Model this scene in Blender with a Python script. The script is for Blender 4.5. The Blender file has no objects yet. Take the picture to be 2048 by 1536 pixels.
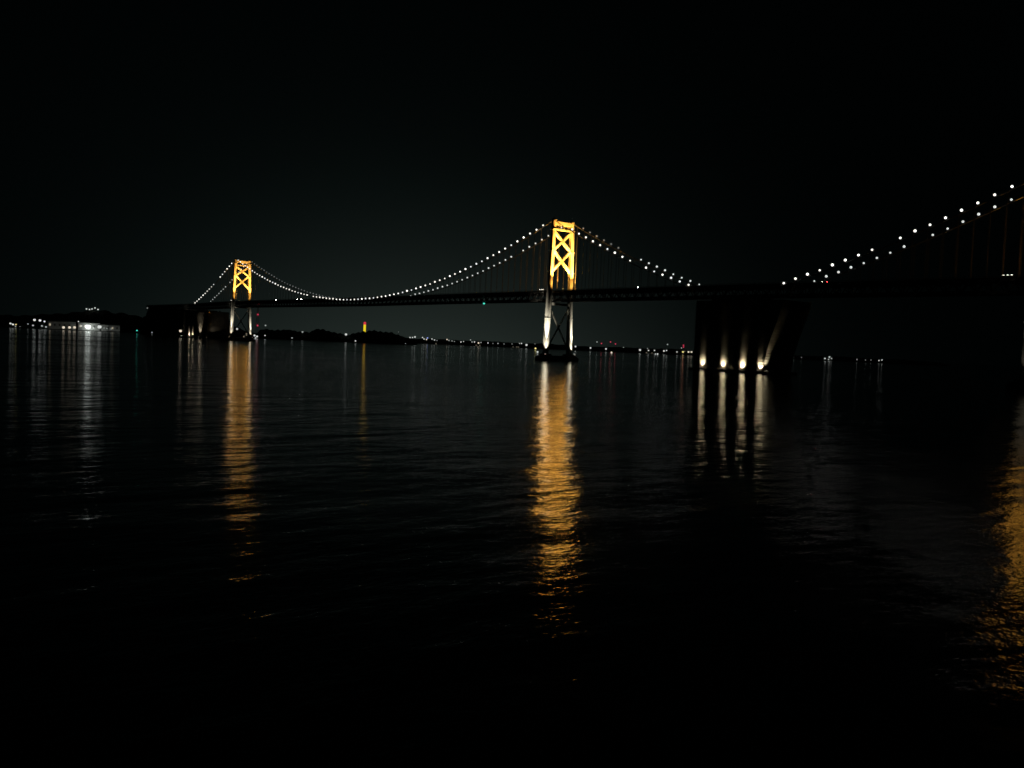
import bpy, bmesh, math, random
from mathutils import Vector, Matrix
random.seed(7)
C = bpy.context.scene.collection
PI = math.pi

# ------------------------------------------------------------------ camera
YAW, PITCH, ROLL = -0.87525, -0.04575, 0.04332
CAM = Vector((538.447, -749.764, 18.424))
FPX = 1757.87                                   # focal length for a 2048 px wide frame
F = Vector((math.sin(YAW)*math.cos(PITCH), math.cos(YAW)*math.cos(PITCH), math.sin(PITCH)))
R0 = Vector((math.cos(YAW), -math.sin(YAW), 0)); U0 = R0.cross(F)
cr, sr = math.cos(ROLL), math.sin(ROLL)
RV = cr*R0 + sr*U0; UV = -sr*R0 + cr*U0
cam_data = bpy.data.cameras.new('camera'); cam = bpy.data.objects.new('camera', cam_data); C.objects.link(cam)
cam_data.sensor_width = 36; cam_data.lens = FPX/2048*36
cam_data.clip_start = 0.5; cam_data.clip_end = 60000
cam.matrix_world = Matrix(((RV.x, UV.x, -F.x, CAM.x), (RV.y, UV.y, -F.y, CAM.y), (RV.z, UV.z, -F.z, CAM.z), (0, 0, 0, 1)))
bpy.context.scene.camera = cam

def ray(x, y):
    """direction through a point of the 2048 x 1536 photograph, scaled to depth 1"""
    return F + (x-1024)/FPX*RV - (y-768)/FPX*UV
def far_point(x, y, depth):
    """where a far thing seen at (x, y) stands; nearer if it would lie under the water"""
    d = ray(x, y); dh = math.hypot(d.x, d.y)
    t = depth/dh
    if CAM.z + d.z*t < 3.0: t = (3.0-CAM.z)/d.z
    return CAM + d*t

# ------------------------------------------------------------------ world (night sky)
w = bpy.data.worlds.new('World'); bpy.context.scene.world = w; w.use_nodes = True
nt = w.node_tree; nt.nodes.clear(); N = nt.nodes.new; L = nt.links.new
wout = N('ShaderNodeOutputWorld')
sky = N('ShaderNodeTexSky'); sky.sky_type = 'NISHITA'; sky.sun_disc = False
sky.sun_elevation = math.radians(-8); sky.sun_rotation = math.radians(200)
bg1 = N('ShaderNodeBackground'); bg1.inputs['Strength'].default_value = 0.002; L(sky.outputs[0], bg1.inputs['Color'])
geo = N('ShaderNodeTexCoord'); sep = N('ShaderNodeSeparateXYZ'); L(geo.outputs['Generated'], sep.inputs[0])
def mth(op, a, b=None, c=None):
    n = N('ShaderNodeMath'); n.operation = op
    for i, v in enumerate((a, b, c)):
        if v is None: continue
        if isinstance(v, (int, float)): n.inputs[i].default_value = v
        else: L(v, n.inputs[i])
    return n.outputs[0]
def glow(yaw, width, height, col, strength):
    """town light scattered in the air above one stretch of the horizon"""
    dirv = (math.sin(yaw), math.cos(yaw), 0)
    dot = N('ShaderNodeVectorMath'); dot.operation = 'DOT_PRODUCT'; L(geo.outputs['Generated'], dot.inputs[0]); dot.inputs[1].default_value = dirv
    az = mth('EXPONENT', mth('MULTIPLY', mth('SUBTRACT', dot.outputs['Value'], 1.0), 1/(width*width)))
    el = mth('EXPONENT', mth('MULTIPLY', mth('ABSOLUTE', sep.outputs['Z']), -1/height))
    b = N('ShaderNodeBackground'); b.inputs['Color'].default_value = (*col, 1)
    L(mth('MULTIPLY', mth('MULTIPLY', az, el), strength), b.inputs['Strength'])
    return b
def addsh(a, b):
    s = N('ShaderNodeAddShader'); L(a, s.inputs[0]); L(b, s.inputs[1]); return s.outputs[0]
base = N('ShaderNodeBackground'); base.inputs['Color'].default_value = (0.35, 0.75, 0.75, 1); base.inputs['Strength'].default_value = 0.0006
ya = YAW + math.atan((850-1024)/FPX)
g1 = glow(ya, 0.17, 0.10, (0.78, 1.0, 0.86), 0.018)
g2 = glow(YAW + math.atan((700-1024)/FPX), 0.26, 0.32, (0.45, 1.0, 1.0), 0.0028)
L(addsh(addsh(addsh(bg1.outputs[0], base.outputs[0]), g1.outputs[0]), g2.outputs[0]), wout.inputs['Surface'])

# moonless night: a trace of directional sky light only
sun = bpy.data.lights.new('sun', 'SUN'); sun.energy = 0.0015; sun.angle = 0.2; sun.color = (0.8, 0.9, 1)
so = bpy.data.objects.new('sun', sun); C.objects.link(so); so.rotation_euler = (math.radians(50), 0, math.radians(200))

sc = bpy.context.scene
sc.view_settings.view_transform = 'Standard'; sc.view_settings.look = 'None'; sc.view_settings.gamma = 1; sc.view_settings.exposure = 0
sc.cycles.sample_clamp_indirect = 12; sc.cycles.max_bounces = 5; sc.cycles.use_denoising = True
sc.cycles.caustics_reflective = True; sc.cycles.filter_width = 1.6

# ------------------------------------------------------------------ materials
def mat(name, col, rough=0.7, metal=0.0, var=0.12, scale=0.3, bump=0.0):
    m = bpy.data.materials.new(name); m.use_nodes = True; t = m.node_tree; b = t.nodes['Principled BSDF']
    b.inputs['Roughness'].default_value = rough; b.inputs['Metallic'].default_value = metal
    tc = t.nodes.new('ShaderNodeTexCoord'); no = t.nodes.new('ShaderNodeTexNoise'); no.inputs['Scale'].default_value = scale; no.inputs['Detail'].default_value = 6
    t.links.new(tc.outputs['Object'], no.inputs['Vector'])
    r = t.nodes.new('ShaderNodeValToRGB'); r.color_ramp.elements[0].position = 0.3; r.color_ramp.elements[1].position = 0.7
    r.color_ramp.elements[0].color = (*[c*(1-var) for c in col], 1); r.color_ramp.elements[1].color = (*[min(1, c*(1+var)) for c in col], 1)
    t.links.new(no.outputs['Fac'], r.inputs[0]); t.links.new(r.outputs[0], b.inputs['Base Color'])
    if bump:
        bp = t.nodes.new('ShaderNodeBump'); bp.inputs['Distance'].default_value = bump; t.links.new(no.outputs['Fac'], bp.inputs['Height']); t.links.new(bp.outputs[0], b.inputs['Normal'])
    return m
def emis(name, col, s):
    m = bpy.data.materials.new(name); m.use_nodes = True; t = m.node_tree; b = t.nodes['Principled BSDF']
    m.cycles.emission_sampling = 'NONE'; b.inputs['Base Color'].default_value = (0.8, 0.8, 0.8, 1); b.inputs['Emission Color'].default_value = (*col, 1); b.inputs['Emission Strength'].default_value = s
    return m
M = dict(
    steel=mat('painted steel', (0.52, 0.53, 0.5), 0.45, var=0.1, scale=0.15),
    cable=mat('cable steel', (0.14, 0.14, 0.135), 0.5, scale=0.5), rope=mat('dark wire rope', (0.045, 0.045, 0.045), 0.6, scale=0.5),
    truss=mat('truss steel', (0.2, 0.21, 0.21), 0.6),
    road=mat('asphalt', (0.05, 0.05, 0.05), 0.9, scale=1),
    conc=mat('concrete', (0.36, 0.34, 0.3), 0.85, var=0.25, scale=0.12, bump=0.05),
    pier=mat('pier concrete', (0.16, 0.155, 0.145), 0.9, var=0.3, scale=0.2, bump=0.05),
    dark=mat('dark metal', (0.06, 0.06, 0.06), 0.5),
    land=mat('wooded land', (0.03, 0.04, 0.02), 0.95, var=0.4, scale=0.02, bump=2),
    leaf=mat('dark foliage', (0.04, 0.06, 0.025), 0.9, var=0.4, scale=0.2),
    bark=mat('bark', (0.08, 0.06, 0.04), 0.9),
    roof=mat('metal roof', (0.3, 0.31, 0.32), 0.5),
    wall=mat('pale wall', (0.55, 0.56, 0.54), 0.8, scale=0.05),
    car=mat('car paint', (0.25, 0.25, 0.27), 0.3), rubber=mat('rubber', (0.02, 0.02, 0.02), 0.8),
    red=mat('red paint', (0.5, 0.05, 0.03), 0.6), hull=mat('hull paint', (0.12, 0.12, 0.14), 0.5),
    cab_n=emis('bright cable lamp glass', (1.0, 0.97, 0.9), 2.3), cab_m=emis('cable lamp glass', (1.0, 0.95, 0.86), 1.6), cab_d=emis('weaker cable lamp glass', (0.95, 0.98, 1.0), 1.15), cab_f=emis('dim cable lamp glass', (0.92, 0.97, 0.95), 0.85), cab_x=emis('faint cable lamp glass', (0.9, 0.95, 0.95), 0.15),
    white=emis('white lamp glass', (0.95, 1.0, 0.95), 0.72), warm=emis('warm lamp glass', (1.0, 0.86, 0.66), 0.9), lens=emis('weak lamp glass', (1.0, 0.86, 0.66), 0.7),
    dimw=emis('faint lamp glass', (0.9, 1.0, 0.95), 0.35), flood=emis('flood lamp glass', (1.0, 0.95, 0.82), 4),
    green=emis('green lamp glass', (0.1, 1.0, 0.75), 1.0), redl=emis('red lamp glass', (1.0, 0.06, 0.14), 0.7),
    blue=emis('blue lamp glass', (0.3, 0.4, 1.0), 1.2), harbour=emis('harbour lamp glass', (0.93, 1.0, 0.95), 2.4),
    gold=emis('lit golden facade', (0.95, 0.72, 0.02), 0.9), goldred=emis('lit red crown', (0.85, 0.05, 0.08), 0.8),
    window=emis('lit window glass', (1.0, 0.85, 0.6), 0.35),
    yel=emis('yellow lamp glass', (1.0, 0.85, 0.3), 1.1),
)

# ------------------------------------------------------------------ helpers
def bx(bm, c, s, rz=0.0):
    m = Matrix.Translation(c) @ Matrix.Rotation(rz, 4, 'Z') @ Matrix.Diagonal((s[0], s[1], s[2], 1))
    return bmesh.ops.create_cube(bm, size=1, matrix=m)['verts']
def bar(bm, a, b, wy, wx, up=Vector((1, 0, 0))):
    """a rectangular beam from a to b; wx across 'up', wy across the other way"""
    a, b = Vector(a), Vector(b); d = (b-a).normalized()
    u = (up - up.dot(d)*d).normalized(); v = d.cross(u)
    vs = [bm.verts.new(p + sx*u*wx/2 + sy*v*wy/2) for p in (a, b) for sx, sy in ((-1, -1), (1, -1), (1, 1), (-1, 1))]
    for f in ((0, 1, 2, 3), (7, 6, 5, 4), (0, 4, 5, 1), (1, 5, 6, 2), (2, 6, 7, 3), (3, 7, 4, 0)): bm.faces.new([vs[i] for i in f])
def tube(bm, pts, r, n=8):
    rings = []
    for i, p in enumerate(pts):
        p = Vector(p); a = Vector(pts[max(0, i-1)]); b = Vector(pts[min(len(pts)-1, i+1)]); d = (b-a).normalized()
        u = d.cross(Vector((0, 1, 0))) if abs(d.y) < 0.9 else d.cross(Vector((1, 0, 0))); u.normalize(); v = d.cross(u)
        rr = r[i] if isinstance(r, (list, tuple)) else r
        rings.append([bm.verts.new(p + rr*(math.cos(2*PI*k/n)*u + math.sin(2*PI*k/n)*v)) for k in range(n)])
    for A_, B_ in zip(rings, rings[1:]):
        for k in range(n): bm.faces.new((A_[k], A_[(k+1) % n], B_[(k+1) % n], B_[k]))
    bm.faces.new(rings[0]); bm.faces.new(rings[-1][::-1])
def lathe(bm, prof, c=(0, 0, 0), n=12):
    c = Vector(c); rings = [[bm.verts.new(c + Vector((r*math.cos(2*PI*k/n), r*math.sin(2*PI*k/n), z))) for k in range(n)] for r, z in prof]
    for A_, B_ in zip(rings, rings[1:]):
        for k in range(n): bm.faces.new((A_[k], A_[(k+1) % n], B_[(k+1) % n], B_[k]))
    bm.faces.new(rings[0][::-1]); bm.faces.new(rings[-1])
def prism(bm, poly, y0, y1):
    """polygon in the XZ plane pushed through from y0 to y1"""
    a = [bm.verts.new((x, y0, z)) for x, z in poly]; b = [bm.verts.new((x, y1, z)) for x, z in poly]
    bm.faces.new(a); bm.faces.new(b[::-1]); n = len(poly)
    for i in range(n): bm.faces.new((a[i], b[i], b[(i+1) % n], a[(i+1) % n]))
def mesh(name, bm, mats):
    bmesh.ops.recalc_face_normals(bm, faces=bm.faces)
    me = bpy.data.meshes.new(name); bm.to_mesh(me); bm.free()
    for m in (mats if isinstance(mats, (list, tuple)) else [mats]): me.materials.append(m)
    return me
def obj(name, bm, mats, parent=None, loc=(0, 0, 0), smooth=False):
    me = bm if isinstance(bm, bpy.types.Mesh) else mesh(name, bm, mats)
    if smooth:
        for p in me.polygons: p.use_smooth = True
    o = bpy.data.objects.new(name, me); C.objects.link(o); o.location = loc; o.parent = parent
    return o
def tag(o, label=None, cat=None, group=None, kind=None):
    for k, v in (('label', label), ('category', cat), ('group', group), ('kind', kind)):
        if v: o[k] = v
    return o
def thing(name, label, cat, loc=(0, 0, 0), rz=0, group=None):
    o = bpy.data.objects.new(name, None); C.objects.link(o); o.location = loc; o.rotation_euler = (0, 0, rz)
    return tag(o, label, cat, group)
def copy_tree(o, parent=None):
    c = o.copy(); C.objects.link(c); c.parent = parent
    for ch in list(o.children): copy_tree(ch, c)
    return c
def spot(loc, target, power, angle, col, blend=0.5, size=0.4, parent=None):
    ld = bpy.data.lights.new('spot', 'SPOT'); ld.energy = power; ld.spot_size = math.radians(angle); ld.spot_blend = blend
    ld.color = col; ld.shadow_soft_size = size
    o = bpy.data.objects.new('spot', ld); C.objects.link(o)
    off = Vector(parent.location) if parent else Vector((0, 0, 0))
    o.location = Vector(loc)-off; o.rotation_euler = (Vector(target)-Vector(loc)).to_track_quat('-Z', 'Y').to_euler(); o.parent = parent
    return o
def NB(): return bmesh.new()

# ------------------------------------------------------------------ water
wm = bpy.data.materials.new('night sea water'); wm.use_nodes = True; t = wm.node_tree; b = t.nodes['Principled BSDF']
b.inputs['Base Color'].default_value = (0.004, 0.008, 0.009, 1); b.inputs['IOR'].default_value = 1.40
tc = t.nodes.new('ShaderNodeTexCoord')
def wnoise(scale, stretch, rot, det, rough=0.55):
    mp = t.nodes.new('ShaderNodeMapping'); mp.inputs['Scale'].default_value = (scale, scale*stretch, scale); mp.inputs['Rotation'].default_value = (0, 0, rot)
    no = t.nodes.new('ShaderNodeTexNoise'); no.inputs['Scale'].default_value = 1; no.inputs['Detail'].default_value = det; no.inputs['Roughness'].default_value = rough
    t.links.new(tc.outputs['Object'], mp.inputs[0]); t.links.new(mp.outputs[0], no.inputs['Vector']); return no.outputs['Fac']
def wmath(op, a, b_):
    n = t.nodes.new('ShaderNodeMath'); n.operation = op
    for i, v in enumerate((a, b_)):
        if isinstance(v, (int, float)): n.inputs[i].default_value = v
        else: t.links.new(v, n.inputs[i])
    return n.outputs[0]
swell = wnoise(1/14, 0.45, 0.9, 2); chop = wnoise(1/2.6, 0.5, 0.6, 4); rip = wnoise(1/0.5, 0.6, 1.2, 3)
h = wmath('ADD', wmath('MULTIPLY', swell, 1.1), wmath('ADD', wmath('MULTIPLY', chop, 0.32), wmath('MULTIPLY', rip, 0.05)))
bp = t.nodes.new('ShaderNodeBump'); bp.inputs['Strength'].default_value = 1.0; bp.inputs['Distance'].default_value = 0.54
t.links.new(h, bp.inputs['Height']); t.links.new(bp.outputs[0], b.inputs['Normal'])
lane = wnoise(1/160, 0.3, 0.5, 3)                                  # wind lanes: smoother and rougher water
mr = t.nodes.new('ShaderNodeMapRange'); mr.inputs['From Min'].default_value = 0.35; mr.inputs['From Max'].default_value = 0.65
mr.inputs['To Min'].default_value = 0.06; mr.inputs['To Max'].default_value = 0.11
t.links.new(lane, mr.inputs['Value']); t.links.new(mr.outputs[0], b.inputs['Roughness'])
bm = NB(); bmesh.ops.create_grid(bm, x_segments=8, y_segments=8, size=28000)
tag(obj('water', bm, wm), kind='structure')

# ------------------------------------------------------------------ the two suspension bridges
A, B_, Cc = -1264.0, -274.0, 274.0
HALF_TOP, HALF_BASE, CABLE_Y = 15.2, 20.0, 15.0
DECKZ = [(-2300, 76), (-1900, 78), (-1560, 79.5), (-1264, 84), (-769, 84.5), (-520, 86.5), (-274, 87.5), (0, 88.5), (274, 88), (900, 88)]
def deck_z(x):
    for (x0, z0), (x1, z1) in zip(DECKZ, DECKZ[1:]):
        if x0 <= x <= x1: return z0 + (z1-z0)*(x-x0)/(x1-x0)
def cable_z(x):
    if -1264 <= x <= -274: k = (x+769)/495; return 78.2 + (k*k)*((170.0 if x < -769 else 173.6)-78.2)
    if -274 < x <= -45: v = -x-60; return 86.1 + 0.31*v + 0.000445*v*v
    if 45 <= x <= 274: v = x-55; return 84.8 + 0.28*v + 0.000364*v*v
    if -1500 <= x < -1264: u = (-1264-x)/236; return 170 + (76-170)*u - 4*4.5*u*(1-u)
    if x > 274: k = (x-824)/550; return 79 + k*k*(163.6-79)
    return None

def leg_mesh(h, side):
    bm = NB(); secs = [(8, 7.0, 5.2), (40, 6.6, 5.0), (84, 6.2, 4.7), (130, 5.8, 4.4), (h, 5.4, 4.2)]; rings = []
    for z, lx, ly in secs:
        u = (z-8)/(h-8); y = side*(HALF_BASE + (HALF_TOP-HALF_BASE)*u); c = 0.7
        pts = [(-lx/2+c, -ly/2), (lx/2-c, -ly/2), (lx/2, -ly/2+c), (lx/2, ly/2-c), (lx/2-c, ly/2), (-lx/2+c, ly/2), (-lx/2, ly/2-c), (-lx/2, -ly/2+c)]
        rings.append([bm.verts.new((px, y+py, z)) for px, py in pts])
    for a, b2 in zip(rings, rings[1:]):
        for k in range(8): bm.faces.new((a[k], a[(k+1) % 8], b2[(k+1) % 8], b2[k]))
    bm.faces.new(rings[0]); bm.faces.new(rings[-1])
    for z in (30, 52, 110, 136, 162):                            # splice collars
        u = (z-8)/(h-8); y = side*(HALF_BASE + (HALF_TOP-HALF_BASE)*u); bx(bm, (0, y, z), (6.75, 5.3, 0.5))
    return bm
def ly(z, h): return HALF_BASE + (HALF_TOP-HALF_BASE)*(z-8)/(h-8)

fix_mesh = None
def make_fix(lens, name='floodlight', r=0.9):
    """a floodlight: yoke, tapered drum housing, glass face looking up"""
    bm = NB(); bx(bm, (0, 0, 0.1), (1.5*r, 1.1*r, 0.2)); bx(bm, (-0.95*r, 0, 0.8), (0.12, 0.4, 1.4)); bx(bm, (0.95*r, 0, 0.8), (0.12, 0.4, 1.4))
    lathe(bm, [(0.4*r, 0.5), (0.8*r, 0.9), (0.9*r, 1.7)], n=14)
    n0 = len(bm.faces); lathe(bm, [(0.82*r, 1.72), (0.8*r, 1.9), (0.5*r, 2.0)], n=14)
    bm.faces.ensure_lookup_table()
    for f in bm.faces[n0:]: f.material_index = 1
    return mesh(name, bm, [M['dark'], lens])
FIX = {k: make_fix(M[k], r=r) for k, r in (('flood', 0.9), ('yel', 0.9), ('white', 0.9), ('warm', 0.9), ('lens', 0.7))}

def tower(bridge, X, h, where):
    off = Vector((X, 0, 0)) - bridge.location
    T = bpy.data.objects.new('tower', None); C.objects.link(T); T.parent = bridge; T.location = off
    T['label'] = where
    for s in (-1, 1): obj('leg', leg_mesh(h, s), M['steel'], T)
    bm = NB()                                                     # portal beam across the top, with its arched underside
    zt = h-3.2; bar(bm, (0, -ly(zt, h)+2, zt), (0, ly(zt, h)-2, zt), 4.2, 4.6)
    bar(bm, (0, -ly(zt, h)+2, zt-7.5), (0, ly(zt, h)-2, zt-7.5), 1.8, 3.6)
    for k in range(7):
        y = -10.5+k*3.5; bar(bm, (0, y, zt-2), (0, y+(1.75 if k % 2 else -1.75), zt-7), 0.6, 1.5)
    obj('top_beam', bm, M['steel'], T)
    for z1, z0 in ((162, 136.5), (136.5, 110.5)):
        z1 = z1*(h/176) if z1 > 150 else z1
        bm = NB(); a1, a0 = ly(z1, h)-2, ly(z0, h)-2
        bar(bm, (0.0, -a1, z1), (0.0, a0, z0), 2.5, 3.0); bar(bm, (0.02, a1, z1), (0.02, -a0, z0), 2.5, 2.9)
        bx(bm, (0, 0, (z0+z1)/2), (3.3, 4.6, 4.6)); obj('cross_brace', bm, M['steel'], T)
    bm = NB(); a1, a0 = ly(66, h)-2, ly(14, h)-2
    bar(bm, (0, -a1, 66), (0, a0, 14), 1.5, 1.6); bar(bm, (0.02, a1, 66), (0.02, -a0, 14), 1.5, 1.5); obj('cross_brace', bm, M['steel'], T)
    bm = NB(); bar(bm, (0, -ly(70, h)+2, 70), (0, ly(70, h)-2, 70), 3.0, 4.0); obj('strut', bm, M['steel'], T)
    for s in (-1, 1):                                             # cable saddles
        bm = NB(); y = s*CABLE_Y
        prism(bm, [(-3.4, h), (3.4, h), (2.4, h+2.2), (0, h+3.0), (-2.4, h+2.2)], y-1.3, y+1.3)
        tube(bm, [(0, y, h+2.5), (0, y, h+6)], 0.18, 6); obj('saddle', bm, M['steel'], T)
    bm = NB()                                                     # caisson with a stepped cap
    bx(bm, (0, 0, 0.5), (22, 60, 7)); bx(bm, (0, 0, 4.9), (19, 56, 1.8))
    for s in (-1, 1): bx(bm, (0, s*20, 6.9), (12, 10, 2.2))
    for f in list(bm.faces): pass
    bmesh.ops.bevel(bm, geom=[e for e in bm.edges if abs(e.verts[0].co.z-e.verts[1].co.z) > 1.5 and abs(e.verts[0].co.x) > 6.5], offset=3.0, segments=3, affect='EDGES')
    obj('caisson', bm, M['pier'], T)
    return T

def main_cable(bridge, y, spans, hang_named, hanger_xs):
    bm = NB()
    for x0, x1 in spans:
        n = max(6, int((x1-x0)/12)); pts = [(x0+(x1-x0)*i/n - bridge.location.x, y, cable_z(x0+(x1-x0)*i/n)+0.0) for i in range(n+1)]
        tube(bm, pts, 0.5, 8)
    cab = obj('main_cable', bm, M['cable'], bridge)
    rest = NB()
    for x in hanger_xs:
        zt, zb = cable_z(x), deck_z(x)-1
        if zt - zb < 1.5: continue
        tgt = NB() if (x, y) in hang_named else rest
        ox = 0 if tgt is not rest else x-bridge.location.x
        for d in (-0.38, 0.38): tube(tgt, [(ox+d, y, zb), (ox+d, y, zt)], 0.11, 6)
        bx(tgt, (ox, y, zt), (1.3, 1.15, 1.0))
        if tgt is not rest: obj('hanger', tgt, M['rope'], cab, (x-bridge.location.x, 0, 0))
    if len(rest.verts): o = obj('hanger', rest, M['rope'], cab); o['kind'] = 'stuff'
    return cab

def deck(bridge, x0, x1):
    ox = bridge.location.x; st = 12.25
    n = int(round((x1-x0)/st)); xs = [x0+(x1-x0)*i/n for i in range(n+1)]
    rd = NB(); tr = NB(); rls = {-14.2: NB(), 14.2: NB()}; lo = NB()
    for a, c in zip(xs, xs[1:]):
        za, zc = deck_z(a), deck_z(c); a -= ox; c -= ox
        bar(rd, (a, 0, za-1.7), (c, 0, zc-1.7), 29, 0.9, Vector((0, 0, 1)))
        bar(lo, (a, 0, za-11.6), (c, 0, zc-11.6), 26, 0.7, Vector((0, 0, 1)))
        for y in (-14.2, 14.2):
            bar(tr, (a, y, za-2.9), (c, y, zc-2.9), 1.0, 1.3, Vector((0, 0, 1))); bar(tr, (a, y, za-12.9), (c, y, zc-12.9), 1.0, 1.3, Vector((0, 0, 1)))
            mx = (a+c)/2; mz = (za+zc)/2
            bar(tr, (a, y, za-12.4), (mx, y, mz-3.4), 0.8, 0.8); bar(tr, (mx, y, mz-3.4), (c, y, zc-12.4), 0.8, 0.8)
            bar(tr, (a, y, za-12.4), (a, y, za-3.4), 0.7, 0.7)
            rl = rls[y]
            bar(rl, (a, y*1.02, za-0.1), (c, y*1.02, zc-0.1), 0.15, 0.25, Vector((0, 0, 1))); bar(rl, (a, y*1.02, za-0.7), (c, y*1.02, zc-0.7), 0.12, 0.2, Vector((0, 0, 1)))
            for k in range(4): bx(rl, (a+(c-a)*k/4, y*1.02, za+(zc-za)*k/4-0.6), (0.2, 0.16, 1.1))
        bar(tr, (a, -14, za-12.7), (a, 14, za-12.7), 0.8, 2.2, Vector((0, 0, 1))); bar(tr, (a, -14, za-4.0), (a, 14, za-4.0), 0.8, 3.4, Vector((0, 0, 1)))
    obj('road_deck', rd, M['road'], bridge); obj('railway_deck', lo, M['truss'], bridge)
    obj('truss', tr, M['truss'], bridge); [obj('railing', q, M['truss'], bridge) for q in rls.values()]

br1 = thing('suspension_bridge', 'long suspension bridge with two golden lit towers, left of the dark concrete anchorage', 'bridge', (-769, 0, 0))
br2 = thing('suspension_bridge', 'suspension bridge whose lamp-lit cables climb to the right edge of the photo', 'bridge', (274, 0, 0))
SP = 12.27
hx1 = [A+10+k*SP-10+SP*0 for k in range(1, 80)] + [B_+k*SP for k in range(1, 19)] + [A-k*SP for k in range(1, 19)]
hx1 = [B_+k*SP+(-1 if k > 0 else 1)*1.5 for k in range(-80, 18) if k != 0 and abs(B_+k*SP-A) > 5] + [A-k*SP+1 for k in range(1, 18)]
hx2 = [Cc-k*SP+1.5 for k in range(1, 18)] + [Cc+k*SP-1.5 for k in range(1, 14)]
allh = sorted(((Vector((x, y, 100))-CAM).length, (x, y)) for x in hx1 for y in (-CABLE_Y, CABLE_Y) if cable_z(x) and cable_z(x)-deck_z(x) > 0.5)
near1 = set(k for d, k in allh[:96]); near2 = set((x, y) for x in hx2 for y in (-CABLE_Y, CABLE_Y))
for y in (-CABLE_Y, CABLE_Y):
    main_cable(br1, y, [(-1500, A), (A, B_), (B_, -45)], near1, [x for x in hx1 if cable_z(x)])
    main_cable(br2, y, [(45, Cc), (Cc, 560)], near2, hx2)
deck(br1, -1845, -0.3); deck(br2, 0.3, 620)
tA = tower(br1, A, 169, 'farther golden lit tower at the left')
tB = tower(br1, B_, 173, 'nearer golden lit tower in the middle')
tC = tower(br2, Cc, 162, 'tower at the right edge of the photo')

# viaduct piers under the deck at the far left
for k, x in enumerate((-1620, -1700, -1780)):
    bm = NB()
    for s in (-1, 1): bar(bm, (0, s*11, 0), (0, s*9, deck_z(x)-14.5), 4, 5)
    bx(bm, (0, 0, deck_z(x)-15.4), (6, 30, 2.6)); bx(bm, (0, 0, 2), (10, 34, 5))
    tag(obj('viaduct_pier', bm, M['pier'], None, (x, 0, 0)), ('two-legged concrete pier right beside the far left anchorage', 'two-legged concrete pier in the middle of the row left of the far anchorage', 'leftmost two-legged concrete pier under the dark deck')[k], 'pier', 'viaduct piers under the deck at the left')

# ------------------------------------------------------------------ anchorages
def anchorage(name_label, X, poly, zt, y_half, pil):
    T = thing('anchorage', name_label, 'anchorage', (X, 0, 0))
    bm = NB(); prism(bm, poly, -y_half, y_half); obj('body', bm, M['conc'], T)
    bm = NB(); z = 5.5                                            # projecting courses of the facing panels
    x0 = poly[0][0]
    while z < zt-2:
        xr = None
        for (xa, za), (xb, zb) in zip(poly[1:], poly[2:]):
            if za <= z <= zb: xr = xa+(xb-xa)*(z-za)/(zb-za)
        if xr is None: xr = poly[1][0]
        d = 0.85
        bx(bm, ((x0+xr)/2, 0, z), (xr-x0+2*d, 2*y_half+2*d, 0.45)); z += 2.6
    obj('panel_course', bm, M['conc'], T)
    for px in pil:
        bm = NB(); prism(bm, [(px-0.5, 2), (px+0.5, 2), (px+0.5, zt-4), (px-0.5, zt-4)], -y_half-0.5, -y_half+0.2); obj('pilaster', bm, M['conc'], T)
    bm = NB(); xs = [p[0] for p in poly if p[1] < 12]; a, c = min(xs), max(xs)
    bx(bm, ((a+c)/2, 0, 0.2), (c-a+10, 2*y_half+10, 3.6))
    bmesh.ops.bevel(bm, geom=[e for e in bm.edges if abs(e.verts[0].co.z-e.verts[1].co.z) > 1], offset=3, segments=3, affect='EDGES')
    obj('plinth', bm, M['pier'], T)
    bm = NB()
    for s in (-1, 1):
        prism(bm, [(-30, zt), (30, zt), (26, zt+3.2), (-26, zt+3.2)], s*11-3, s*11+3)
    obj('bearing_block', bm, M['conc'], T)
    return T
anc = anchorage('massive dark concrete anchorage with four lit columns at its foot, joining the two bridges', 0,
    [(-40, 0), (43, 0), (44.5, 10), (47, 22), (51, 36), (56, 50), (60, 62), (62, 71), (-40, 71)], 71, 24, (-15, 9, 32))
anc2 = anchorage('far dim concrete anchorage with lamps at its foot, left of the farther golden tower', -1465,
    [(-72, 0), (76, 0), (76, 61), (-72, 61)], 61, 24, (-53, -23, 5, 60))

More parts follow.
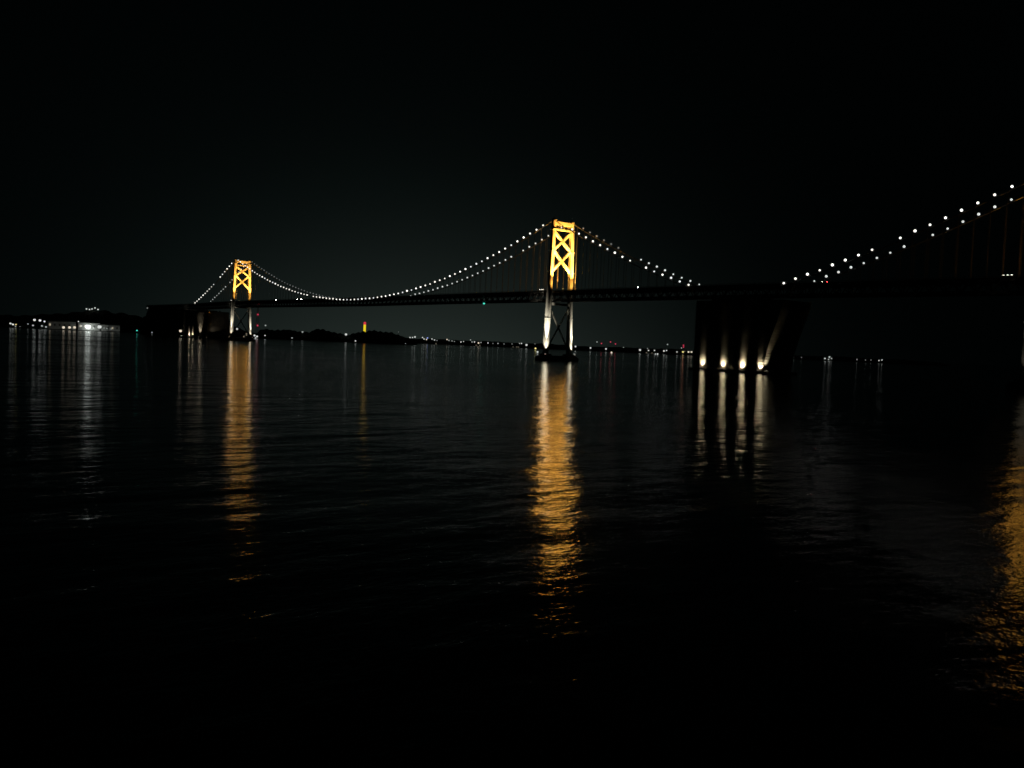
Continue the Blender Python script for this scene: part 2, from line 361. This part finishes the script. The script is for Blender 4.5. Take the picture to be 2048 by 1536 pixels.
# ------------------------------------------------------------------ floodlights and their light
GOLD = (1.0, 0.43, 0.06); WARM = (1.0, 0.87, 0.66)
def fixture(loc, kind, label, group, tilt=None):
    o = obj('floodlight', FIX[kind], None, None, loc); tag(o, label, 'floodlight', group)
    return o
def face(o, target):
    q = (Vector(target)-Vector(o.location)).to_track_quat('Z', 'Y'); return q
def light_tower(X, h, who, gain=1.0, low=1.0):
    dz = deck_z(X)
    for sx in (1, -1):
        for sy in (-1, 1):
            near = sy < 0; bank = sx < 0 and near
            where = f'{"near" if near else "far"} railing, {"right" if sx > 0 else "left"} of the {who}'
            lp = Vector((X+sx*20, sy*13.6, dz-1.2))
            for k in range(3 if bank else 1):
                o = fixture(lp + Vector((k*3.0-3.0 if bank else 0, 0, 0)), 'flood' if bank else 'yel', ('one of three white floodlights, ' if bank else 'yellow floodlight, ') + where, 'floodlights on the bridge deck')
                if k: continue
                src = lp + Vector((0, 0, 2.6)); q = 0.2 if sx < 0 else 1
                spot(src, (X, sy*13.5, h-6), 3300000*gain*q, 25, GOLD, 0.7, parent=o)
                spot(src, (X, sy*14.5, 125), 1900000*gain*q, 46, GOLD, 0.8, parent=o)
                spot(src, (X, sy*10, 97), (95000 if sx > 0 else 12000)*gain, 64, GOLD, 0.9, parent=o)
    for sy, py in ((-1, -27.5), (1, 22.5)):
        lp = Vector((X+8.5, py, 5.8)); near = sy < 0
        o = fixture(lp, 'warm', f'floodlight at the foot of the {"near" if near else "far"} leg, {who}', 'floodlights on the caissons')
        src = lp + Vector((0, 0, 2.2))
        spot(src, (X+1, sy*20.4, 45), (1400000 if near else 950000)*gain*low, 16, WARM, 1.0, parent=o)
        spot(src, (X+1, sy*20.5, 24), (80000 if near else 50000)*gain*low, 36, WARM, 0.9, parent=o)
light_tower(B_, 173, 'middle golden tower')
light_tower(A, 169, 'farther left golden tower', 0.48)
light_tower(Cc, 162, 'right edge tower', 0.2, 0.15)

AW = (1.0, 0.88, 0.6)
for i, x in enumerate((-28, -2.3, 20.5, 41.2)):
    nm = ('leftmost', 'second from left', 'third from left', 'rightmost')[i]
    o = fixture((x, -28.2, 1.4), 'lens', f'{nm} of the four floodlights at the foot of the dark anchorage', 'floodlights at the foot of the anchorage')
    dx = (0, 0, 0.6, 0)[i]
    spot((x, -28.0, 3.4), (x+dx*0.3, -24, 8.2), (60000, 60000, 80000, 55000)[i], 56, AW, 0.3, 0.3, parent=o)
    spot((x, -28.0, 3.4), (x+dx, -24, 15), (26000, 26000, 52000, 12000)[i], 32, AW, 0.8, 0.3, parent=o)
    spot((x, -28.0, 3.4), (x+2.4*dx, -24, 34), (0.01, 6000, 1500, 0.01)[i], 26, AW, 1.0, 0.3, parent=o)
o = fixture((49, -25.5, 1.4), 'lens', 'small floodlight round the corner at the right end of the dark anchorage', 'floodlights at the foot of the anchorage')
spot((49.5, -23.0, 3.4), (45.0, -21.5, 14), 20000, 44, AW, 0.8, 0.3, parent=o)
spot((50.5, -23.0, 3.4), (49.5, -21.5, 24), 36000, 32, AW, 1.0, 0.3, parent=o)
for i, (x, tz, pw) in enumerate(((-1541, 14, 16000), (-1500, 10, 60000), (-1477, 10, 40000), (-1431, 30, 45000), (-1380, 9, 12000))):
    o = fixture((x, -28.2, 2.0), 'flood' if i == 0 else 'lens', ('leftmost and brightest', 'second', 'third', 'fourth', 'rightmost')[i]+' of the five floodlights along the foot of the far left anchorage', 'floodlights at the far anchorage')
    spot((x, -28.0 if i != 3 else -36, 4.3), (x, -24, tz), pw, 60, WARM, 0.9, 0.3, parent=o)

# ------------------------------------------------------------------ lamps strung along the main cables
def cable_lamp_mesh(m):
    bm = NB(); bx(bm, (0, 0, 0.1), (0.8, 1.3, 0.7)); tube(bm, [(0, 0, 0.3), (0, 0, 0.9)], 0.14, 6); lathe(bm, [(0.5, 0.85), (0.62, 1.0), (0.62, 1.15)], n=10)
    n0 = len(bm.faces); R = 1.05
    lathe(bm, [(0.45*R, 1.15), (0.9*R, 1.15+0.45*R), (R, 1.15+R), (0.88*R, 1.15+1.5*R), (0.5*R, 1.15+1.9*R)], n=12)
    bm.faces.ensure_lookup_table()
    for f in bm.faces[n0:]: f.material_index = 1
    return mesh('cable_lamp', bm, [M['dark'], m])
ln, lf, lx = [cable_lamp_mesh(M[k]) for k in ('cab_n', 'cab_m', 'cab_d')], cable_lamp_mesh(M['cab_f']), cable_lamp_mesh(M['cab_x'])
def lamps(x0, n, st, y, me, label, skip=()):
    for k in range(n):
        x = x0 + k*st
        if k in skip: continue
        mm = random.choice((me[0], me[0], me[1], me[1], me[2])) if isinstance(me, list) else me
        o = obj('cable_lamp', mm, None, None, (x, y, cable_z(x)+0.45)); o.scale = (random.uniform(0.8, 1.12),)*3; tag(o, label, 'lamp', 'lamps strung along the bridge cables')
lamps(-1493.5, 18, 12.27, -CABLE_Y, ln, 'small white lamp on the near cable running down left from the farther golden tower', (11, 10))
lamps(-1489, 18, 12.27, CABLE_Y, lf, 'faint white lamp on the far cable running down left from the farther golden tower', (9,))
lamps(-1251.5, 79, 12.27, -CABLE_Y, ln, 'white lamp on the near cable between the two golden towers', (27,))
lamps(-1250, 45, 12.27, CABLE_Y, lx, 'very faint lamp on the far cable near the farther golden tower', (43, 44))
lamps(-1250+45*12.27, 34, 12.27, CABLE_Y, lf, 'dim white lamp on the far cable climbing toward the middle golden tower', (26,))
lamps(-265.5+24.5, 16, 12.13, -CABLE_Y, ln, 'bright white lamp on the near cable running down right from the middle tower', (9,))
lamps(-253, 6, 12.27, CABLE_Y, lx, 'very faint lamp on the far cable just right of the middle tower')
lamps(-253+8*12.27, 9, 12.27, CABLE_Y, lf, 'dim white lamp on the far cable between middle tower and anchorage')
lamps(55.4, 18, 12.37, -CABLE_Y, ln, 'bright white lamp on the upper near cable rising toward the right edge', (8,))
lamps(56.9, 18, 12.33, CABLE_Y, lf, 'faint white lamp on the lower far cable rising toward the right edge', (9,))

# ------------------------------------------------------------------ land
def hill(name, pts, depth, thick, label):
    """ridge seen from the water: skyline points (x, y in the photograph) at one distance, sloping down on both sides"""
    bm = NB(); rows = []; n = 140; P = []
    for i in range(n+1):
        x = pts[0][0] + (pts[-1][0]-pts[0][0])*i/n
        for (xa, ya), (xb, yb) in zip(pts, pts[1:]):
            if xa <= x <= xb: u = (x-xa)/(xb-xa); u = u*u*(3-2*u); y = ya+(yb-ya)*u
        q = far_point(x, y, depth); P.append(q)
    for i, q in enumerate(P):
        dr = Vector((q.x-CAM.x, q.y-CAM.y, 0)).normalized(); row = []
        edge = min(1, min(i, n-i)/6)
        for j in range(13):
            v = (j-5)/6; prof = max(0, 1-(abs(v) if v < 0 else v*0.9)**1.6)
            z = max(0.0, q.z)*prof*edge*(1 + 0.05*math.sin(i*1.3+j)) + (random.uniform(0, 2.6) if 0 < j < 12 else -1.5)
            p = q + dr*(v*thick); row.append(bm.verts.new((p.x, p.y, max(z, -1.5))))
        rows.append(row)
    for a, c in zip(rows, rows[1:]):
        for j in range(12): bm.faces.new((a[j], a[j+1], c[j+1], c[j]))
    return tag(obj(name, bm, M['land']), kind='structure')
hill('hills', [(505, 664), (530, 659), (548, 661), (575, 660), (600, 664), (618, 665), (632, 659), (645, 659), (660, 664), (682, 668), (697, 671), (712, 666), (728, 664), (745, 661.5), (762, 664), (780, 665), (795, 670), (812, 676), (835, 683)], 3300, 260, '')
hill('shore', [(790, 678), (850, 678), (950, 682), (1060, 687), (1200, 694), (1330, 698), (1420, 704)], 4600, 300, '')
hill('shore', [(1500, 705), (1580, 711), (1660, 713), (1780, 719), (1900, 726)], 5600, 300, '')
hill('hills', [(-420, 600), (-200, 615), (-60, 625), (40, 632), (120, 628), (190, 621), (250, 628), (310, 641), (370, 650), (440, 652), (520, 662)], 4300, 420, '')
hill('hills', [(278, 660), (288, 634), (302, 614), (330, 613), (360, 618), (400, 620), (440, 624), (456, 640), (470, 662)], 2950, 120, '')
hill('shore', [(-300, 636), (0, 645), (150, 649), (260, 653), (420, 659), (520, 664)], 3500, 200, '')

# ------------------------------------------------------------------ lights ashore: each lamp on its own post
def post_mesh(m, r, hgt):
    bm = NB(); tube(bm, [(0, 0, -hgt), (0, 0, -0.4*r)], [0.35, 0.2], 6); bx(bm, (0, 0, r*1.05), (r*1.3, r*1.3, r*0.3))
    n0 = len(bm.faces); lathe(bm, [(0.45*r, -r*0.8), (0.9*r, -0.35*r), (r, 0.2*r), (0.7*r, 0.85*r)], n=10)
    bm.faces.ensure_lookup_table()
    for f in bm.faces[n0:]: f.material_index = 1
    return mesh('shore_lamp', bm, [M['dark'], m])
PM = {}
def shore(x, y, depth, col, size, label, group, name='shore_lamp'):
    """size = its width in photograph pixels"""
    p = far_point(x, y, depth); d = (p-CAM).length; r = 0.7*size/2*d/FPX
    key = (col, round(r, 0)); rr = max(1.0, round(r, 0))
    if key not in PM: PM[key] = post_mesh(M[col], rr, 14)
    if p.z < 16:
        key = key+('low', int(p.z//4))
        if key not in PM: PM[key] = post_mesh(M[col], rr, p.z+1)
    return tag(obj(name, PM[key], None, None, p), label, 'lamp', group)
g = 'lamps on the left shore'
for x, y, c, s in ((21, 647, 'white', 4), (26, 649, 'white', 4), (32, 649, 'yel', 3), (31, 653, 'dimw', 3), (40, 653, 'dimw', 2), (56, 648, 'dimw', 3)): shore(x, y, 3300, c, s, 'small white lamp in the leftmost cluster on the left shore', g)
for x, y, s in ((69, 640, 6), (80, 641, 6), (89, 643, 5)): shore(x, y, 3300, 'white', s, 'one of three big white lamps in a row, upper left shore', g)
for x, y in ((84, 652), (92, 654), (66, 651)): shore(x, y, 3300, 'dimw', 4, 'small pale lamp just below the three big white ones on the left shore', g)
for x, c in ((127, 'warm'), (139, 'warm'), (149, 'warm')): shore(x, 655, 3170, c, 7, 'one of three warm lamps in a row left of the brightest harbour lamp', g)
shore(176, 654, 3200, 'harbour', 12, 'brightest white lamp of the left shore, casting a streak on the water', g, 'harbour_lamp')
shore(199, 654, 3200, 'white', 9, 'big white lamp just right of the brightest harbour lamp', g, 'harbour_lamp')
for x, y in ((157, 643), (163, 652), (187, 656), (208, 656), (214, 657), (222, 658)): shore(x, y, 3200, 'white' if x < 190 else 'dimw', 3.5, 'small white lamp around the brightest harbour lamp', g)
for x, y in ((173, 618), (179, 619), (184, 618), (190, 616), (196, 619)): shore(x, y, 4200, 'white', 3.5, 'one of the small white lamps clustered on the hill above the harbour', 'lamps on the hill')
shore(295, 616, 4200, 'white', 3.5, 'lone small white lamp on the hill between harbour and bridge', 'lamps on the hill')
shore(288, 647, 3300, 'white', 3.5, 'lone small white lamp above the green one on the shore', g)
shore(274, 661, 3000, 'green', 4, 'single green lamp at the water on the left shore', g)
shore(304, 665, 3000, 'dimw', 4, 'dim greyish lamp at the water right of the green one', g)
g = 'lamps on the far shore by the farther tower'
shore(361, 662, 2900, 'warm', 7, 'warm lamp at the water left of the far anchorage', g); shore(430, 636, 2900, 'white', 3.5, 'small white lamp under the deck left of the farther tower', g)
shore(427, 655, 2900, 'white', 4, 'white lamp on the shore left of the farther tower', g); shore(474, 658, 2900, 'white', 6, 'white lamp seen just right of the near leg of the farther tower', g)
for x in range(434, 452, 4): shore(x, 657, 2900, 'dimw', 1.6, 'tiny faint lamp in the row left of the farther tower', g)
for x, y, s in ((509, 671, 6), (514, 673, 5), (511, 676, 4), (530, 671, 3)): shore(x, y, 2900, 'white', s, 'white lamp at the water just right of the farther tower', g)
shore(531, 651, 3500, 'dimw', 4, 'dim lamp above the ridge right of the farther tower', g)
g = 'lamps on the island ridge'
shore(605, 664, 3150, 'dimw', 5, 'dim lamp in the first dip of the island skyline', g); shore(692, 669, 3150, 'white', 6, 'bright lamp in the saddle left of the golden landmark tower', g)
shore(584, 676, 2600, 'dimw', 3.5, 'dim lamp at the water under the first island hill', g); shore(711, 682, 2600, 'white', 3.5, 'small white lamp at the water below the golden landmark tower', g); shore(811, 687, 2600, 'dimw', 2.5, 'faint lamp at the water at the right end of the island', g)
shore(797, 664, 3400, 'dimw', 2, 'faint lamp high on the right end of the island', g)
g = 'lamps along the shore between the towers'
for x, y, c, s in ((820, 675, 'white', 3), (825, 675, 'white', 3), (830, 674, 'white', 4.5), (845, 675, 'white', 4), (848, 678, 'white', 4), (855, 676, 'blue', 3), (853, 679, 'warm', 3), (864, 678, 'white', 3), (869, 680, 'white', 3.5), (874, 681, 'dimw', 2.5),
    (894, 679, 'warm', 4), (898, 681, 'dimw', 3), (904, 682, 'white', 2.5), (909, 683, 'dimw', 2.5), (922, 684, 'white', 4), (927, 683, 'white', 2.5), (941, 680, 'white', 2.5), (944, 684, 'dimw', 3), (949, 684, 'white', 4), (957, 686, 'warm', 5), (962, 685, 'white', 2.5),
    (976, 686, 'white', 4), (986, 687, 'dimw', 2.5), (996, 687, 'dimw', 3.5), (1008, 688, 'dimw', 2.5), (1024, 688, 'dimw', 2), (1039, 687, 'white', 2.5), (1043, 687, 'white', 3.5), (1053, 690, 'white', 6.5)):
    shore(x, y, 4200, c, s, 'small lamp in the dense row along the far shore between the golden towers', g)
for x, y, s in ((1071, 697, 5), (1075, 704, 4), (1070, 688, 2)): shore(x, y, 3000, 'yel' if x == 1071 else 'white', s, 'small lamp at the water just left of the middle tower', g)
g = 'lamps along the shore right of the middle tower'
for x, y, c, s in ((1151, 693, 'white', 4.5), (1148, 708, 'dimw', 2.5), (1181, 696, 'white', 4.5), (1194, 684, 'dimw', 3.5), (1212, 698, 'white', 4.5), (1223, 705, 'warm', 4.5), (1247, 695, 'dimw', 2.5), (1280, 700, 'white', 5.5), (1295, 697, 'dimw', 2.5), (1297, 701, 'white', 3.5), (1309, 701, 'white', 3.5), (1311, 708, 'white', 3.5), (1315, 708, 'white', 4),
    (1328, 702, 'white', 5), (1333, 701, 'white', 3), (1335, 689, 'dimw', 3), (1354, 704, 'white', 3.5), (1363, 696, 'white', 2.5), (1366, 704, 'yel', 5), (1377, 704, 'warm', 4.5), (1383, 704, 'warm', 4.5), (1390, 702, 'warm', 5)):
    shore(x, y, 4200, c, s, 'small white lamp on the shore between the middle tower and the anchorage', g)
for x, y in ((1203, 687), (1221, 684), (1231, 688)): shore(x, y, 4200, 'redl', 4, 'one of three red lamps over the shore right of the middle tower', 'red warning lamps')
for y in (690.5, 694): shore(1367, y, 4200, 'redl', 4, 'red warning lamp above the shore close left of the anchorage', 'red warning lamps')
g = 'faint lamps on the shore right of the anchorage'
for x, y, c, s in ((1587, 714, 'dimw', 2), (1603, 715, 'dimw', 2.5), (1650, 717, 'white', 4), (1657, 719, 'white', 3), (1659, 714, 'white', 4), (1663, 717, 'white', 3.5), (1651, 724, 'dimw', 2), (1659, 724, 'dimw', 2), (1714, 719, 'dimw', 3), (1731, 720, 'dimw', 2), (1742, 720, 'dimw', 2.5), (1758, 721, 'white', 3), (1764, 720, 'white', 3)):
    shore(x, y, 5000, c, s, 'tiny lamp on the dark shore right of the anchorage', g)

# ------------------------------------------------------------------ landmarks ashore
p = far_point(729, 664, 3900); zt = far_point(731.5, 644, 3900).z
T = thing('landmark_tower', 'slim tower lit yellow with a red crown, standing behind the island ridge', 'tower', (p.x, p.y, 0))
hgt = zt; bm = NB(); n = 6
lathe(bm, [(6.5, 8), (5.2, 20), (4.9, hgt-12)], n=6); obj('shaft', bm, M['gold'], T)
bm = NB(); lathe(bm, [(8, 0), (8, 8)], n=8); obj('base', bm, M['wall'], T)
bm = NB(); lathe(bm, [(5.1, hgt-12), (5.1, hgt-2), (3, hgt)], n=6); obj('crown', bm, M['goldred'], T)
p = far_point(515, 651, 3800); T = thing('radio_mast', 'tall lattice mast with three red lamps, right of the farther golden tower', 'mast', (p.x, p.y, 0))
zs = [far_point(x, y, 3800).z for x, y in ((517, 607), (515, 629), (515, 651))]
bm = NB(); top = zs[0]+2
for sx, sy in ((-1, -1), (1, -1), (1, 1), (-1, 1)): bar(bm, (sx*8, sy*8, 0), (sx*0.8, sy*0.8, top), 0.5, 0.5, Vector((1, 0.1, 0)))
k = 0
while k < top-8:
    r0 = 8-7.2*k/top; r1 = 8-7.2*(k+8)/top
    for a, c in (((-1, -1), (1, -1)), ((1, -1), (1, 1)), ((1, 1), (-1, 1)), ((-1, 1), (-1, -1))):
        bar(bm, (a[0]*r0, a[1]*r0, k), (c[0]*r1, c[1]*r1, k+8), 0.25, 0.25, Vector((0.3, 0.9, 0.1))); bar(bm, (a[0]*r0, a[1]*r0, k), (c[0]*r0, c[1]*r0, k+0.01), 0.25, 0.25, Vector((0, 0, 1)))
    k += 8
obj('lattice', bm, M['red'], T)
for z in zs:
    bm = NB(); r = 3.4; lathe(bm, [(1.2, z-r), (r*0.8, z-r*0.6), (r, z), (r*0.8, z+r*0.6), (1.2, z+r)], n=12); obj('warning_lamp', bm, M['redl'], T)

# harbour buildings on the left shore, pale in their own yard light
def hall(x0, x1, y, depth, hh, label, light):
    a, c = far_point(x0, y, depth), far_point(x1, y, depth); mid = (a+c)/2; d = (c-a); ln_ = Vector((d.x, d.y, 0)).length; rz = math.atan2(d.y, d.x)
    T = thing('harbour_building', label, 'building', (mid.x, mid.y, 2), rz, 'harbour buildings')
    bm = NB(); bx(bm, (0, 20, hh/2), (ln_, 40, hh)); obj('wall', bm, M['wall'], T)
    bm = NB(); v = [(-ln_/2-1, hh), (ln_/2+1, hh)]
    q = [bm.verts.new(k) for k in ((v[0][0], -1.5, hh), (v[1][0], -1.5, hh), (v[1][0], 41.5, hh), (v[0][0], 41.5, hh), (v[0][0], 20, hh+5), (v[1][0], 20, hh+5))]
    for f in ((0, 1, 5, 4), (2, 3, 4, 5), (0, 4, 3), (1, 2, 5), (0, 3, 2, 1)): bm.faces.new([q[i] for i in f])
    obj('roof', bm, M['roof'], T)
    nw = int(ln_/14)
    for i in range(nw):
        bm = NB(); bx(bm, (-ln_/2+7+i*14, -0.1, hh*0.55), (5, 0.3, hh*0.3)); obj('window', bm, M['window'] if random.random() < light else M['dark'], T)
    return T, mid, rz
H1, _, _ = hall(95, 152, 651, 3240, 25, 'long low grey harbour hall behind the three warm lamps', 0.15)
H2, _, _ = hall(156, 200, 653, 3240, 24, 'brightest pale harbour hall right behind the brightest harbour lamp', 0.5)
H3, _, _ = hall(202, 240, 654, 3240, 20, 'low grey harbour hall right of the brightest harbour lamp', 0.2)
def yard(T, u, pw):
    """lamps in the yard throw their light up the hall's own wall"""
    rz = T.rotation_euler.z; k = Matrix.Rotation(rz, 4, 'Z')
    a = Vector(T.location) + k @ Vector((u, -26, 4)); c = Vector(T.location) + k @ Vector((u, 0, 9))
    ld = bpy.data.lights.new('yard_light', 'SPOT'); ld.energy = pw; ld.color = (0.93, 1, 0.93); ld.shadow_soft_size = 1; ld.spot_size = math.radians(110); ld.spot_blend = 1
    o = bpy.data.objects.new('yard_light', ld); C.objects.link(o); o.location = a; o.rotation_euler = (c-a).to_track_quat('-Z', 'Y').to_euler()
yard(H2, 0, 20000); yard(H2, 26, 2500); yard(H1, 40, 500); yard(H1, -20, 400); yard(H3, -25, 1800); yard(H3, 20, 900)
for i, (x, y, s) in enumerate(((500, 661, 16), (880, 680, 18), (960, 684, 14), (1030, 688, 16), (1300, 699, 16), (1372, 703, 20))):
    p = far_point(x, y, 4450 if x > 520 else 3300); T = thing('shore_building', ('small dark block on the shore just right of the farther tower', 'dark shore block left in the row between the towers', 'dark shore block in the middle of the row between the towers', 'dark shore block nearest the middle tower, on its left', 'dark shore block halfway from middle tower to anchorage', 'dark shore block close left of the anchorage')[i], 'building', (p.x, p.y, 0), YAW*-1, 'buildings on the far shore')
    bm = NB(); bx(bm, (0, 0, s/2), (46, 22, s)); obj('wall', bm, M['wall'], T)
    bm = NB(); bx(bm, (0, 0, s+0.5), (47, 23, 1)); bx(bm, (8, 2, s+2.2), (7, 6, 2.6)); obj('roof', bm, M['roof'], T)
    for k in range(5):
        for j in range(int(s//5)):
            bm = NB(); bx(bm, (-18+k*9, -11.05, 3.2+j*5), (4, 0.3, 2)); obj('window', bm, M['window'] if random.random() < 0.35 else M['dark'], T)

# ------------------------------------------------------------------ signal lamps and cars on the deck
bm = NB(); bx(bm, (0, 0, 0.9), (0.8, 0.8, 0.4)); tube(bm, [(0, 0, 1), (0, 0, 3)], 0.15, 6); n0 = len(bm.faces)
lathe(bm, [(0.8, -1.2), (1.3, -0.6), (1.3, 0.2), (0.8, 0.7)], n=12); bm.faces.ensure_lookup_table()
for f in bm.faces[n0:]: f.material_index = 1
tag(obj('navigation_lamp', bm, [M['dark'], M['green']], None, (-408.3, -15.2, 71.5)), 'green navigation lamp hanging under the truss left of the middle tower', 'lamp')
def car_tree(label):
    T = thing('car', label, 'car', (0, 0, 0), 0, 'cars crossing the bridge')
    bm = NB(); prism(bm, [(-2.2, 0.35), (2.2, 0.35), (2.25, 0.8), (1.4, 0.95), (0.7, 1.45), (-1.0, 1.5), (-1.8, 1.0), (-2.25, 0.9)], -0.88, 0.88); obj('body', bm, M['car'], T)
    for sx in (-1.35, 1.35):
        for sy in (-0.8, 0.8):
            bm = NB(); tube(bm, [(sx, sy-0.12, 0.33), (sx, sy+0.12, 0.33)], 0.33, 12); obj('wheel', bm, M['rubber'], T)
    for sy in (-0.6, 0.6):
        bm = NB(); tube(bm, [(2.2, sy, 0.72), (2.36, sy, 0.72)], [0.16, 0.2], 10); obj('headlight', bm, HL, T)
        bm = NB(); bx(bm, (-2.28, sy, 0.82), (0.1, 0.35, 0.18)); obj('taillight', bm, TL, T)
    return T
HL = emis('headlight glass', (1, 0.97, 0.9), 90); TL = emis('taillight glass', (1, 0.05, 0.05), 60)
car0 = car_tree('car with white headlights on the deck just right of the middle tower')
spots = [(-138.7, -8, 0, None), (-1080, -8, 0, 'leftmost car with white headlights between the two golden towers'), (-988.9, -8, 0, 'middle one of the cars with white headlights between the golden towers'),
         (-972, -8, 0, 'rightmost car with white headlights between the golden towers, close behind another'), (94.3, -8, PI, 'car with red tail lights on the deck right of the anchorage')]
for i, (x, y, rz, lb) in enumerate(spots):
    o = car0 if i == 0 else copy_tree(car0)
    o.location = (x, y, deck_z(x)-1.2); o.rotation_euler = (0, 0, rz)
    if lb: o['label'] = lb
